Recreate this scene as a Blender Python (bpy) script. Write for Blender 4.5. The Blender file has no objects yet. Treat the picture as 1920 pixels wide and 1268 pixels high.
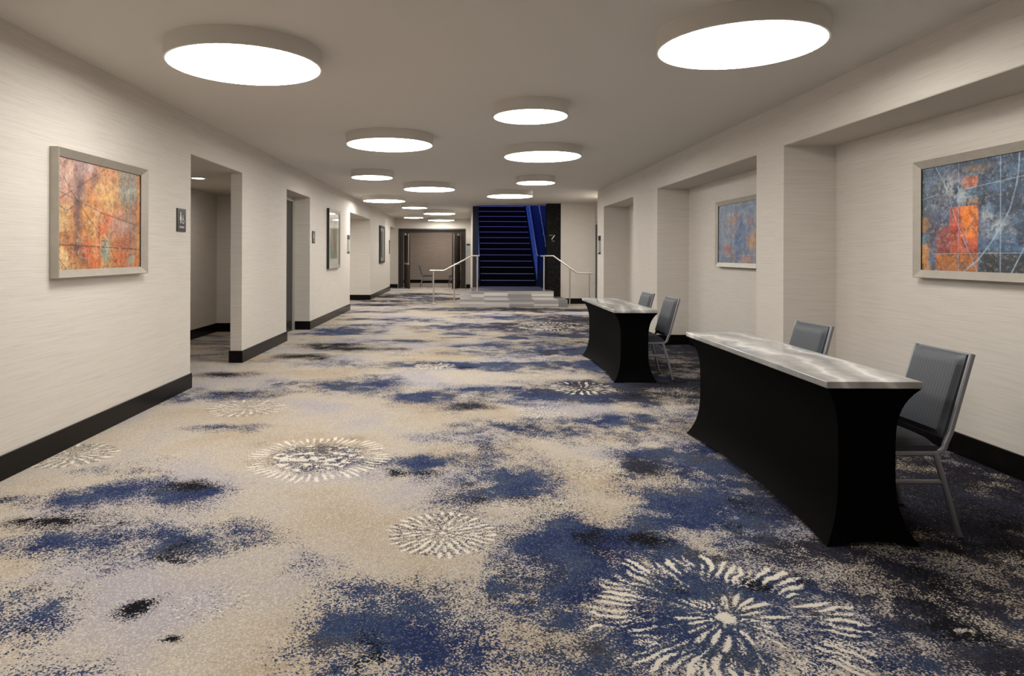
import bpy, bmesh, math, random
import numpy as np
from mathutils import Vector, Matrix
random.seed(4)
sc = bpy.context.scene
COL = sc.collection
PI = math.pi
H = 1.43                     # eye height
XL, XR, XA = -2.898, 3.057, 3.56
HC, HL = 2.889, 2.48         # ceiling, lintel heights

# ------------------------------------------------------------------ materials
def srgb(r, g, b):
    f = lambda c: (c/255/12.92 if c/255 <= .04045 else ((c/255+.055)/1.055)**2.4)
    return (f(r), f(g), f(b), 1)
def mat(name, col, rough=.5, metal=0, emit=None, es=0, spec=.5):
    m = bpy.data.materials.new(name); m.use_nodes = True
    b = m.node_tree.nodes['Principled BSDF']
    b.inputs['Base Color'].default_value = col
    b.inputs['Roughness'].default_value = rough
    b.inputs['Metallic'].default_value = metal
    b.inputs['Specular IOR Level'].default_value = spec
    if emit:
        b.inputs['Emission Color'].default_value = emit
        b.inputs['Emission Strength'].default_value = es
    return m
class NT:
    """tiny node helper"""
    def __init__(s, m): s.t = m.node_tree; s.b = s.t.nodes['Principled BSDF']
    def n(s, typ, **kw):
        x = s.t.nodes.new(typ)
        for k, v in kw.items(): setattr(x, k, v)
        return x
    def l(s, a, b): s.t.links.new(a, b)
    def math(s, op, a, b=None, c=None, clamp=False):
        x = s.n('ShaderNodeMath', operation=op, use_clamp=clamp)
        for i, v in enumerate((a, b, c)):
            if v is None: continue
            if hasattr(v, 'default_value') or hasattr(v, 'links'): s.l(v, x.inputs[i])
            else: x.inputs[i].default_value = v
        return x.outputs[0]
    def coord(s, scale=(1,1,1), rot=(0,0,0)):
        g = s.n('ShaderNodeNewGeometry'); m = s.n('ShaderNodeMapping')
        m.inputs['Scale'].default_value = scale; m.inputs['Rotation'].default_value = rot
        s.l(g.outputs['Position'], m.inputs['Vector']); return m.outputs[0]
    def obj(s, scale=(1,1,1)):
        g = s.n('ShaderNodeTexCoord'); m = s.n('ShaderNodeMapping'); m.inputs['Scale'].default_value = scale
        s.l(g.outputs['Object'], m.inputs['Vector']); return m.outputs[0]
    def noise(s, vec, scale, detail=2, rough=.5):
        x = s.n('ShaderNodeTexNoise'); s.l(vec, x.inputs['Vector'])
        x.inputs['Scale'].default_value = scale; x.inputs['Detail'].default_value = detail
        x.inputs['Roughness'].default_value = rough; return x.outputs['Fac']
    def ramp(s, fac, stops):
        x = s.n('ShaderNodeValToRGB'); s.l(fac, x.inputs[0]); e = x.color_ramp.elements
        e[0].position, e[0].color = stops[0]; e[1].position, e[1].color = stops[-1]
        for p, c in stops[1:-1]:
            k = e.new(p); k.color = c
        return x.outputs[0]
    def mix(s, f, a, b):
        x = s.n('ShaderNodeMix', data_type='RGBA')
        for i, v in ((0, f), (6, a), (7, b)):
            if isinstance(v, (tuple, float, int)): x.inputs[i].default_value = v
            else: s.l(v, x.inputs[i])
        return x.outputs[2]
    def bump(s, h, strength, dist):
        x = s.n('ShaderNodeBump'); x.inputs['Strength'].default_value = strength
        x.inputs['Distance'].default_value = dist; s.l(h, x.inputs['Height'])
        s.l(x.outputs[0], s.b.inputs['Normal'])

M = {}
def wallpaper(name, c0, c1, c2):
    m = mat(name, c1, .62, spec=.3); t = NT(m)
    v = t.coord((1.3, 1.3, 84))
    f = t.noise(v, 2.0, 3, .65)
    v2 = t.coord((.35, .35, .35)); g = t.noise(v2, 1.3, 2)
    c = t.ramp(f, [(.30, c0), (.5, c1), (.68, c2)])
    # woven seams between the wallcovering drops
    w = t.n('ShaderNodeSeparateXYZ'); t.l(t.coord(), w.inputs[0])
    s_ = t.math('PINGPONG', t.math('ADD', w.outputs[1], 10.13), .685)
    seam = t.math('LESS_THAN', s_, .0022)
    c = t.mix(t.math('MULTIPLY', seam, .25), c, c0)
    t.l(c, t.b.inputs['Base Color']); t.bump(f, .3, .002)
    return m
M['wall'] = wallpaper('grasscloth_wallcovering', (.58,.54,.49,1), (.655,.615,.56,1), (.69,.65,.595,1))
M['paint'] = mat('painted_soffit', (.56,.515,.455,1), .75, spec=.2)
M['ceil'] = mat('ceiling_paint', (.66,.63,.585,1), .8, spec=.2)
t = NT(M['ceil']); t.bump(t.noise(t.coord(), 90, 3), .08, .002)
def speckle(name, c0, c1, rough, scale, metal=0, bump=.2):
    m = mat(name, c0, rough, metal); t = NT(m)
    f = t.noise(t.coord(), scale, 3, .6); t.l(t.ramp(f, [(.35, c0), (.65, c1)]), t.b.inputs['Base Color'])
    t.bump(f, bump, .002); return m
M['base'] = speckle('espresso_baseboard', (.003,.0026,.0024,1), (.006,.005,.0045,1), .28, 25, bump=.03); M['base'].node_tree.nodes['Principled BSDF'].inputs['Specular IOR Level'].default_value = .14
M['wood'] = speckle('dark_brown_wood', (.018,.011,.009,1), (.04,.024,.02,1), .4, 14, bump=.05)
M['frame_paint'] = mat('grey_door_frame', (.36,.34,.31,1), .45)
M['black_door'] = mat('black_door', (.010,.009,.008,1), .4)
M['steel'] = mat('brushed_steel', (.62,.60,.56,1), .32, .9)
M['chair_metal'] = mat('chair_frame_metal', (.27,.28,.31,1), .38, .75)
M['black'] = mat('black_plastic', (.012,.012,.014,1), .4)
M['white'] = mat('white_print', (.8,.78,.74,1), .5)
M['lamp_body'] = mat('lamp_body_paint', (.66,.63,.58,1), .6)
M['diffuser'] = mat('lamp_diffuser', (1,1,1,1), .5, emit=(1,.955,.885,1), es=18)
M['down'] = mat('downlight_lens', (1,1,1,1), .5, emit=(.93,.92,1,1), es=6)
# spandex
m = M['spandex'] = mat('black_stretch_fabric', (.0012,.0011,.0012,1), .75, spec=.04); t = NT(m)
t.bump(t.noise(t.obj(), 400, 2), .08, .001)
# marble
m = M['marble'] = mat('white_grey_marble', (.7,.7,.7,1), .12, spec=.6); t = NT(m)
v = t.obj(); n1 = t.noise(v, 1.6, 5, .6)
wv = t.n('ShaderNodeTexWave', wave_type='BANDS'); wv.inputs['Scale'].default_value = 1.1
wv.inputs['Distortion'].default_value = 9; wv.inputs['Detail'].default_value = 4; wv.inputs['Detail Scale'].default_value = 1.4
t.l(v, wv.inputs['Vector'])
a = t.ramp(wv.outputs['Fac'], [(.0, (.36,.36,.36,1)), (.35, (.48,.48,.47,1)), (.85, (.58,.575,.56,1)), (1, (.85,.84,.82,1))])
b = t.ramp(n1, [(.35, (.55,.55,.55,1)), (.6, (1,1,1,1))])
x = t.n('ShaderNodeMix', data_type='RGBA', blend_type='MULTIPLY'); x.inputs[0].default_value = .8
t.l(a, x.inputs[6]); t.l(b, x.inputs[7]); t.l(x.outputs[2], t.b.inputs['Base Color'])
# chair upholstery: vertical herringbone stripes
def upholstery(name, axis, c0, c1):
    m = mat(name, c0, .55, spec=.4); t = NT(m)
    s_ = t.n('ShaderNodeSeparateXYZ'); t.l(t.obj(), s_.inputs[0])
    a = t.math('PINGPONG', s_.outputs[1], .011)
    f = t.math('MULTIPLY', a, 1/.011)
    z = t.math('PINGPONG', t.math('ADD', s_.outputs[2], t.math('MULTIPLY', a, .6)), .004)
    g = t.math('ADD', t.math('MULTIPLY', f, .6), t.math('MULTIPLY', z, 100))
    t.l(t.ramp(g, [(.25, c0), (.85, c1)]), t.b.inputs['Base Color'])
    t.bump(g, .1, .001); return m
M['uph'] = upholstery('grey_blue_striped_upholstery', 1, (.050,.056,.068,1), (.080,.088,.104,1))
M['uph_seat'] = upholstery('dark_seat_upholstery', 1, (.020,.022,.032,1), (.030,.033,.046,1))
# frames
M['silver'] = speckle('champagne_silver_leaf', (.43,.40,.35,1), (.48,.445,.39,1), .4, 9, .45, .0)
M['frame_black'] = mat('black_frame_side', (.012,.011,.010,1), .35)
def vcol(name, rough=.45, layer='paint'):
    m = mat(name, (.5,.5,.5,1), rough); t = NT(m)
    a = t.n('ShaderNodeAttribute', attribute_name=layer); t.l(a.outputs['Color'], t.b.inputs['Base Color'])
    t.bump(t.noise(t.obj(), 120, 3), .15, .002); return m
M['canvas'] = vcol('painted_canvas', .4)
M['print'] = vcol('glazed_print', .3)
m = M['print']; m.node_tree.nodes['Principled BSDF'].inputs['Coat Weight'].default_value = 1.0
m.node_tree.nodes['Principled BSDF'].inputs['Coat Roughness'].default_value = .03
# column
m = M['column'] = mat('dark_damask_panel', (.02,.02,.02,1), .6, spec=.08); t = NT(m)
f = t.noise(t.coord((1, 1, 1)), 22, 6, .8)
t.l(t.ramp(f, [(.44, (.005,.0048,.005,1)), (.54, (.010,.0095,.0095,1)), (.64, (.028,.027,.026,1))]), t.b.inputs['Base Color']); t.bump(f, .5, .01)
# stone step tiles
m = M['stone'] = mat('striped_stone_tile', (.4,.4,.4,1), .45); t = NT(m)
s_ = t.n('ShaderNodeSeparateXYZ'); t.l(t.coord(), s_.inputs[0])
cell = t.math('FLOOR', t.math('MULTIPLY', t.math('ADD', s_.outputs[0], .12), 1/.66))
row = t.math('FLOOR', t.math('MULTIPLY', s_.outputs[2], 1/.045))
cb = t.n('ShaderNodeCombineXYZ'); t.l(cell, cb.inputs[0]); t.l(row, cb.inputs[2])
wn = t.n('ShaderNodeTexWhiteNoise'); t.l(cb.outputs[0], wn.inputs['Vector'])
cb2 = t.n('ShaderNodeCombineXYZ'); t.l(cell, cb2.inputs[0]); t.l(t.math('FLOOR', t.math('MULTIPLY', s_.outputs[2], 5)), cb2.inputs[2])
wn2 = t.n('ShaderNodeTexWhiteNoise'); t.l(cb2.outputs[0], wn2.inputs['Vector'])
q = t.math('ADD', t.math('MULTIPLY', wn.outputs['Value'], .6), t.math('MULTIPLY', wn2.outputs['Value'], .4))
t.l(t.ramp(q, [(.1, (.17,.165,.17,1)), (.5, (.30,.285,.28,1)), (.85, (.60,.58,.55,1))]), t.b.inputs['Base Color'])
M['tread'] = speckle('grey_step_top', (.09,.085,.075,1), (.12,.115,.10,1), .6, 40)
M['stair'] = speckle('black_stair_carpet', (.002,.002,.003,1), (.005,.005,.007,1), .9, 60)
M['stair'].node_tree.nodes['Principled BSDF'].inputs['Specular IOR Level'].default_value = .05
M['nosing'] = mat('blue_lit_nosing', (.10,.10,.22,1), .4, .2, emit=(.14,.14,.60,1), es=.16)
M['navy'] = mat('deep_blue_gloss_panel', (.006,.015,.048,1), .3, spec=.25)
M['darkpanel'] = speckle('aubergine_panel', (.018,.010,.014,1), (.03,.018,.022,1), .5, 20)
m = M['glass'] = mat('blue_tinted_glass', (.30,.45,.85,1), .05); b = m.node_tree.nodes['Principled BSDF']
b.inputs['Transmission Weight'].default_value = .55; b.inputs['IOR'].default_value = 1.2
b.inputs['Emission Color'].default_value = (.05,.12,.5,1); b.inputs['Emission Strength'].default_value = .10
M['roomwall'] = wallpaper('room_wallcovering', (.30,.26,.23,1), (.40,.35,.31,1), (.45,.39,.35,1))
M['sign_dark'] = mat('sign_dark_plate', (.015,.012,.014,1), .3)
M['sign_grey'] = mat('sign_brushed_panel', (.42,.43,.42,1), .35, .4)
M['sign_clear'] = mat('sign_pale_insert', (.48,.56,.58,1), .15)
M['brown'] = mat('sign_bronze', (.16,.11,.08,1), .4)

# carpet
m = M['carpet'] = mat('patterned_carpet', (.5,.5,.5,1), .95, spec=.04); t = NT(m)
t.b.inputs['Sheen Weight'].default_value = .02; t.b.inputs['Sheen Roughness'].default_value = .35; t.b.inputs['Sheen Tint'].default_value = (1,.95,.86,1)
at = t.n('ShaderNodeAttribute', attribute_name='pattern')
sp = t.n('ShaderNodeSeparateColor'); t.l(at.outputs['Color'], sp.inputs[0])
blue, dark, petal = sp.outputs[0], sp.outputs[1], sp.outputs[2]
pos = t.coord()
vo = t.n('ShaderNodeTexVoronoi'); vo.inputs['Scale'].default_value = 165; t.l(pos, vo.inputs['Vector'])
rc = t.n('ShaderNodeSeparateColor'); t.l(vo.outputs['Color'], rc.inputs[0])
nb = t.noise(pos, 38, 3, .7)                          # clumps of tufts
r1 = t.math('ADD', t.math('MULTIPLY', rc.outputs[0], .86), t.math('MULTIPLY', nb, .14))
r2 = t.math('ADD', t.math('MULTIPLY', rc.outputs[1], .8), t.math('MULTIPLY', nb, .2))
def dith(a, r, k): return t.math('ADD', t.math('MULTIPLY', t.math('SUBTRACT', a, r), k), .5, clamp=True)
mb, mk, mp = dith(blue, r1, 9), dith(dark, r2, 9), dith(petal, r2, 3.2)
n_a = t.noise(pos, .9, 3); n_b = t.noise(pos, 2.3, 4, .6)
beige = t.ramp(n_a, [(.36, (.38,.305,.22,1)), (.5, (.42,.37,.31,1)), (.62, (.35,.325,.35,1))])
fleck = t.mix(t.math('MULTIPLY', t.math('GREATER_THAN', rc.outputs[2], .78), .38), beige, (.25,.22,.20,1))
fleck = t.mix(t.math('MULTIPLY', t.math('LESS_THAN', rc.outputs[2], .2), .4), fleck, (.66,.61,.54,1))
bl = t.ramp(n_b, [(.34, (.012,.022,.085,1)), (.44, (.019,.036,.108,1)), (.54, (.038,.060,.125,1)), (.64, (.052,.053,.072,1)), (.72, (.036,.031,.044,1))])
bl = t.mix(t.math('MULTIPLY', t.math('GREATER_THAN', rc.outputs[2], .62), .5), bl, (.016,.018,.034,1))
bl = t.mix(t.math('MULTIPLY', t.math('LESS_THAN', rc.outputs[2], .12), .5), bl, (.12,.13,.16,1))
bl = t.mix(at.outputs['Alpha'], bl, (.020,.0175,.024,1))
c = t.mix(mb, fleck, bl)
c = t.mix(mk, c, (.006,.006,.009,1))
c = t.mix(mp, c, (.68,.635,.56,1))
t.l(c, t.b.inputs['Base Color']); t.bump(vo.outputs['Distance'], .25, .003)

# ------------------------------------------------------------------ mesh helpers
class MB:
    def __init__(s): s.bm = bmesh.new()
    def box(s, x0, x1, y0, y1, z0, z1, bev=0, mi=0):
        r = bmesh.ops.create_cube(s.bm, size=1)
        for v in r['verts']:
            v.co = Vector(((x0+x1)/2+v.co.x*(x1-x0), (y0+y1)/2+v.co.y*(y1-y0), (z0+z1)/2+v.co.z*(z1-z0)))
        fs = {f for v in r['verts'] for f in v.link_faces}
        for f in fs: f.material_index = mi
        if bev:
            es = list({e for v in r['verts'] for e in v.link_edges})
            bmesh.ops.bevel(s.bm, geom=es, offset=bev, segments=3, profile=.6, affect='EDGES')
        return s
    def face(s, pts, mi=0):
        f = s.bm.faces.new([s.bm.verts.new(p) for p in pts]); f.material_index = mi; return s
    def prism(s, poly, axis, a, b):
        """extrude a 2-D polygon along an axis"""
        def P(u, v, w): return {'x': (w, u, v), 'y': (u, w, v), 'z': (u, v, w)}[axis]
        A = [s.bm.verts.new(P(u, v, a)) for u, v in poly]; B = [s.bm.verts.new(P(u, v, b)) for u, v in poly]
        s.bm.faces.new(A); s.bm.faces.new(B[::-1]); n = len(poly)
        for i in range(n): s.bm.faces.new((A[i], B[i], B[(i+1) % n], A[(i+1) % n]))
        return s
    def sweep(s, pts, w, h=None, up=(0,0,1), seg=0):
        """bar with rounded-rectangular (seg=0) or round section along a path"""
        h = h or w; pts = [Vector(p) for p in pts]; up = Vector(up)
        if seg: sec = [(math.cos(2*PI*i/seg)*w/2, math.sin(2*PI*i/seg)*h/2) for i in range(seg)]
        else:
            c = .25*min(w, h); a, b = w/2, h/2
            sec = [(a-c,-b),(a,-b+c),(a,b-c),(a-c,b),(-a+c,b),(-a,b-c),(-a,-b+c),(-a+c,-b)]
        rings = []
        for i, p in enumerate(pts):
            d0 = (pts[i]-pts[i-1]).normalized() if i else None
            d1 = (pts[i+1]-pts[i]).normalized() if i < len(pts)-1 else None
            d = ((d0 or d1)+(d1 or d0)).normalized()
            k = 1/max(.5, d.dot(d0 or d1))
            u = up if abs(d.dot(up)) < .98 else Vector((0,1,0))
            sx = d.cross(u).normalized(); sy = sx.cross(d).normalized()
            rings.append([s.bm.verts.new(p+sx*a+sy*b*k) for a, b in sec])
        n = len(sec)
        for r0, r1 in zip(rings, rings[1:]):
            for i in range(n): s.bm.faces.new((r0[i], r0[(i+1) % n], r1[(i+1) % n], r1[i]))
        s.bm.faces.new(rings[0][::-1]); s.bm.faces.new(rings[-1]); return s
    def lathe(s, prof, c, seg=64, axis='z'):
        rings = []
        for r, z in prof:
            ring = []
            for i in range(seg):
                a = 2*PI*i/seg; x, y = r*math.cos(a), r*math.sin(a)
                p = {'z': (x, y, z), 'y': (x, z, y), 'x': (z, x, y)}[axis]
                ring.append(s.bm.verts.new(Vector(c)+Vector(p)))
            rings.append(ring)
        for r0, r1 in zip(rings, rings[1:]):
            for i in range(seg): s.bm.faces.new((r0[i], r0[(i+1) % seg], r1[(i+1) % seg], r1[i]))
        s.bm.faces.new(rings[0][::-1]); s.bm.faces.new(rings[-1]); return s
    def build(s, name, m, parent=None, smooth=False, loc=None):
        bmesh.ops.recalc_face_normals(s.bm, faces=s.bm.faces)
        me = bpy.data.meshes.new(name); s.bm.to_mesh(me); s.bm.free()
        if loc is not None: me.transform(Matrix.Translation(-Vector(loc)))
        for x in (m if isinstance(m, (list, tuple)) else [m]): me.materials.append(x)
        o = bpy.data.objects.new(name, me); COL.objects.link(o)
        if loc is not None: o.location = loc
        if parent: o.parent = parent
        if smooth:
            for p in me.polygons: p.use_smooth = True
            try:
                bmx = bmesh.new(); bmx.from_mesh(me)
                for e in bmx.edges:
                    if len(e.link_faces) == 2 and e.calc_face_angle(0) > math.radians(38): e.smooth = False
                bmx.to_mesh(me); bmx.free()
            except Exception: pass
        return o
def thing(name, label, cat, loc=(0,0,0), rz=0, group=None):
    o = bpy.data.objects.new(name, None); COL.objects.link(o); o.empty_display_size = .1
    o.location = loc; o.rotation_euler = (0, 0, rz); o['label'] = label; o['category'] = cat
    if group: o['group'] = group
    return o
def tag(o, label, cat, group=None):
    o['label'] = label; o['category'] = cat
    if group: o['group'] = group
    return o
def struct(mb, name, m, label=None, parent=None, cat=None, **k):
    o = mb.build(name, m, parent, **k)
    if not parent: o['kind'] = 'structure'
    if label: o['label'] = label
    if cat: o['category'] = cat
    return o
def dup(root, loc, rz, label):
    r = root.copy(); COL.objects.link(r); r.location = loc; r.rotation_euler = (0, 0, rz); r['label'] = label
    for ch in list(root.children):
        c = ch.copy(); COL.objects.link(c); c.parent = r
        for g in list(ch.children):
            d = g.copy(); COL.objects.link(d); d.parent = c
    return r
def text_obj(body, size, m, parent, loc, rot, name='lettering', sx=1):
    cu = bpy.data.curves.new('txt', 'FONT'); cu.body = body; cu.size = size; cu.extrude = .0006
    cu.align_x = 'CENTER'; cu.align_y = 'CENTER'
    tmp = bpy.data.objects.new('txt', cu); COL.objects.link(tmp)
    dg = bpy.context.evaluated_depsgraph_get(); dg.update()
    me = bpy.data.meshes.new_from_object(tmp.evaluated_get(dg))
    COL.objects.unlink(tmp); bpy.data.objects.remove(tmp); bpy.data.curves.remove(cu)
    me.materials.clear(); me.materials.append(m)
    o = bpy.data.objects.new(name, me); COL.objects.link(o); o.parent = parent
    o.location = loc; o.rotation_euler = rot; o.scale = (sx, 1, 1); return o

# ------------------------------------------------------------------ numpy noise
def vnoise(X, Y, seed):
    rs = np.random.RandomState(seed); T = rs.rand(256, 256)
    xi = np.floor(X).astype(int); yi = np.floor(Y).astype(int); fx = X-xi; fy = Y-yi
    fx = fx*fx*(3-2*fx); fy = fy*fy*(3-2*fy)
    g = lambda a, b: T[a % 256, b % 256]
    return (g(xi, yi)*(1-fx)+g(xi+1, yi)*fx)*(1-fy)+(g(xi, yi+1)*(1-fx)+g(xi+1, yi+1)*fx)*fy
def fbm(X, Y, seed, oct=4, gain=.5):
    s = 0; a = 1; n = 0
    for o in range(oct):
        s = s+a*vnoise(X*2**o+o*17.3, Y*2**o+o*9.1, seed+o); n += a; a *= gain
    return s/n
def sstep(a, b, x): t_ = np.clip((x-a)/(b-a), 0, 1); return t_*t_*(3-2*t_)

# ------------------------------------------------------------------ carpet (floor)
# marks woven into the carpet, plus darker grey D patches: x, y, half-width, half-depth in metres, kind, strength
BLOBS = [(-1.78,2.67,0.18,0.19,'B',1.1),
 (-1.39,2.29,0.18,0.1,'B',1.0),(-2.13,3.22,0.28,0.15,'B',0.9),(-1.71,3.21,0.33,0.14,'B',0.9),(-1.41,3.33,0.29,0.17,'B',1.0),(-1.25,3.41,0.14,0.14,'B',0.8),(-2.14,3.84,0.15,0.18,'B',0.9),(-1.78,3.91,0.28,0.17,'B',0.9),(-1.75,4.06,0.11,0.08,'K',1.0),(-2.12,3.54,0.2,0.09,'K',1.0),(-2.36,3.56,0.08,0.06,'K',0.9),(-1.28,2.73,0.06,0.06,'K',1.2),(-1.07,2.48,0.03,0.02,'K',1.0),(-1.66,2.53,0.03,0.02,'K',0.8),(-2.29,4.35,0.24,0.11,'G',0.7),(-2.6,3.83,0.12,0.08,'G',0.8),(-0.44,2.43,0.17,0.2,'B',0.9),(-0.23,2.61,0.19,0.19,'B',0.9),(-0.13,2.38,0.32,0.14,'B',1.0),(0.07,2.69,0.24,0.2,'B',0.9),(0.27,2.54,0.18,0.18,'B',0.8),(0.07,2.83,0.14,0.13,'B',0.9),(0.19,2.66,0.13,0.16,'B',0.8),(-0.76,3.06,0.12,0.1,'B',0.5),(-0.38,2.84,0.16,0.13,'G',0.6),(-0.55,3.01,0.1,0.1,'G',0.5),(-1.52,2.57,0.06,0.07,'B',0.5),(-1.98,5.49,0.26,0.12,'G',0.7),(-2.64,6.61,0.42,0.27,'B',0.8),(-2.19,6.69,0.24,0.18,'B',0.8),(-2.75,7.82,0.31,0.14,'K',1.0),(-2.41,6.78,0.12,0.08,'K',0.8),(-3.57,9.91,0.4,0.33,'G',0.6),(-4.15,10.8,0.35,0.33,'B',0.6),(-1.77,7.13,0.63,0.31,'B',0.6),(-1.06,7.38,0.32,0.33,'B',1.0),(-1.3,7.08,0.17,0.22,'B',0.8),(-0.43,6.72,0.4,0.23,'B',1.0),(-0.05,6.34,0.3,0.2,'G',0.9),(0.27,6.78,0.38,0.26,'B',0.8),(0.05,6.21,0.2,0.09,'K',0.8),(-2.14,10.28,0.35,0.24,'K',1.1),(-2.22,9.26,0.3,0.19,'K',1.1),(-1.67,9.95,0.56,0.28,'K',0.8),(-1.76,8.82,0.39,0.3,'B',0.8),(-1.91,10.86,0.52,0.33,'G',0.8),(-2.31,12.55,0.55,0.62,'B',0.9),(-3.06,13.67,0.33,0.52,'G',0.8),(-0.96,10.88,0.52,0.26,'G',0.6),(-0.11,4.49,0.43,0.19,'B',1.0),(-0.45,4.32,0.06,0.05,'K',1.2),(-0.24,4.36,0.12,0.04,'K',0.8),(0.24,4.18,0.33,0.25,'B',1.0),(0.03,3.94,0.19,0.16,'B',0.6),(-0.04,5.08,0.24,0.14,'G',0.8),(0.23,4.79,0.23,0.15,'B',0.6),(-0.85,4.65,0.22,0.19,'G',0.7),(-0.29,5.27,0.21,0.09,'G',0.5),(0.52,5.4,0.47,0.26,'B',1.1),(0.61,5.48,0.26,0.13,'K',0.6),(1.24,5.55,0.49,0.27,'B',1.0),(1.2,5.34,0.6,0.19,'B',0.8),(1.47,4.59,0.33,0.26,'B',1.1),(1.19,4.39,0.18,0.19,'D',0.9),(1.64,4.47,0.28,0.33,'B',1.0),(1.3,3.96,0.28,0.19,'B',1.0),(1.58,3.9,0.34,0.34,'B',1.0),(1.1,3.54,0.25,0.22,'B',1.0),(1.48,3.38,0.38,0.29,'B',1.0),(1.6,3.13,0.23,0.16,'B',0.8),(0.96,3.32,0.07,0.06,'K',1.3),(0.76,3.17,0.38,0.25,'B',0.9),(0.47,3.09,0.29,0.26,'G',0.8),(0.3,2.88,0.21,0.21,'B',0.8),(0.63,3.42,0.16,0.14,'G',0.6),(1.0,2.73,0.49,0.43,'B',1.3),(0.88,2.88,0.21,0.19,'B',1.0),(1.22,2.92,0.07,0.07,'K',1.3),(1.48,2.97,0.05,0.05,'K',1.0),(0.84,2.45,0.23,0.13,'B',0.7),(1.88,3.14,0.38,0.22,'D',1.0),(1.66,2.85,0.25,0.23,'B',0.9),(1.91,2.77,0.33,0.26,'D',1.0),(1.65,2.55,0.18,0.09,'B',0.7),(2.64,3.52,0.59,0.73,'D',1.5),(2.16,2.76,0.24,0.19,'D',1.1),(3.33,4.56,0.61,1.19,'D',1.5),(2.47,3.85,0.59,0.72,'D',1.6),(1.63,2.34,0.28,0.07,'B',0.9),(1.91,2.34,0.15,0.08,'D',0.9),(0.52,2.33,0.09,0.09,'B',1.0),(1.02,2.3,0.17,0.06,'B',0.8),(0.46,2.51,0.12,0.11,'B',0.6),(3.57,8.92,1.15,2.1,'D',1.4),(2.62,8.65,0.4,1.47,'D',1.3),(3.5,7.26,0.81,2.58,'D',1.5),(2.46,6.71,0.7,0.4,'D',1.1),(1.76,6.69,0.75,0.32,'B',1.1),(0.92,6.74,0.59,0.23,'B',0.9),(1.31,7.12,0.46,0.23,'D',0.7),(2.08,7.23,0.35,0.29,'D',0.9),(2.08,8.41,0.6,0.36,'B',0.8),(0.88,8.5,1.09,0.28,'B',1.1),(1.25,8.23,0.79,0.27,'B',0.8),(-0.34,8.51,0.41,0.2,'B',0.9),(-0.97,8.66,0.35,0.21,'G',0.7),(1.42,9.9,1.02,0.65,'B',0.9),(0.99,10.32,0.74,0.48,'G',0.9),(1.66,10.95,0.44,0.27,'K',0.6),(1.24,9.75,0.31,0.16,'K',0.6),(0.45,9.53,0.61,0.3,'G',0.7),(1.9,13.26,1.27,0.88,'D',0.9),(2.17,11.84,1.04,0.47,'B',1.0),(0.62,12.99,0.93,0.47,'B',0.9),(-0.21,12.68,0.71,0.36,'B',0.8),(-0.81,14.39,0.92,0.35,'G',0.6),(1.56,15.1,1.57,0.51,'B',0.8),(2.43,14.56,0.7,0.95,'D',0.8),(1.49,17.11,2.32,0.57,'D',0.9),(-1.27,14.38,0.57,0.35,'G',0.6),(-1.81,13.29,0.64,0.3,'G',0.6),(-2.67,18.51,0.89,0.38,'D',0.6),(-2.09,20.0,1.28,0.56,'D',0.7),(-2.68,22.21,1.07,0.55,'D',0.6),(-1.33,23.45,1.13,0.46,'D',0.6),(-2.49,16.3,0.52,0.3,'B',0.6),(-0.69,21.26,1.02,0.51,'D',0.5),(2.58,9.82,0.47,0.64,'D',1.0)]
# flower medallions: x, y, radius, strength, style
FLOWERS = [(1.04,2.63,.50,1,'burst'),(-.11,3.41,.28,1,'full'),(-1.02,4.67,.50,1,'ring'),(1.25,7.11,.36,1,'loose'),
 (-2.01,6.15,.36,.8,'loose'),(-2.76,4.70,.30,1,'loose'),(.70,6.01,.23,.7,'full'),(1.74,13.2,.79,.8,'ring'),
 (-1.04,2.72,.16,.42,'loose'),(.82,4.43,.22,.4,'loose'),(-2.08,4.57,.14,.45,'full'),(-.38,8.5,.27,.8,'loose'),
 (.39,3.77,.2,.35,'loose'),(2.22,6.94,.22,.4,'full'),(-.85,9.59,.36,.4,'loose'),(-1.0,5.9,.2,.2,'full'),(.3,3.0,.18,.2,'loose')]
def spaced(pairs):
    out = [pairs[0][0]]
    for a, b, d in pairs:
        n = max(1, int(round((b-a)/d))); out += list(a+(b-a)*(i+1)/n for i in range(n))
    return np.array(out)
xs = spaced([(-5.2,-3.0,.15), (-3.0,3.65,.0105), (3.65,3.9,.12)])
ya = list(spaced([(-3.2,2.1,.25), (2.1,5.3,.0105)])); d = .0105
while ya[-1] < 33:
    d *= 1.0065; ya.append(ya[-1]+d)
ys = np.array(ya)
GX, GY = np.meshgrid(xs, ys, indexing='xy')
wx = GX+(fbm(GX*2.2, GY*2.2, 11, 4)-.5)*.42+(fbm(GX*9, GY*9, 31, 3)-.5)*.10
wy = GY+(fbm(GX*2.2+50, GY*2.2, 21, 4)-.5)*.42+(fbm(GX*9+7, GY*9, 41, 3)-.5)*.10
blue = np.zeros_like(GX); dark = np.zeros_like(GX); grey = np.zeros_like(GX); deep = np.zeros_like(GX)
for bx, by, rx, ry, k, s in BLOBS:
    f = min(1.0, .45+ry*2.2)                      # small marks are warped less
    ax = GX+(wx-GX)*f; ay = GY+(wy-GY)*f
    q = ((ax-bx)/(rx*1.26))**2+((ay-by)/(ry*1.26))**2
    g = np.exp(-q*1.0)
    if k == 'K': dark = np.maximum(dark, s*np.exp(-q*.9)*1.15); blue = np.maximum(blue, .55*g*s)
    elif k == 'D': blue = 1-(1-blue)*(1-np.clip(g*1.05, 0, 1)); dark = np.maximum(dark, np.clip(g*s*.36, 0, .5)); deep = np.maximum(deep, np.clip(g*s, 0, 1)); grey = np.maximum(grey, np.clip(g*1.1, 0, .85))
    elif k == 'G': blue = 1-(1-blue)*(1-np.clip(g*s*.75, 0, 1))
    else: blue = 1-(1-blue)*(1-np.clip(g*s*.98, 0, 1))
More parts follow.
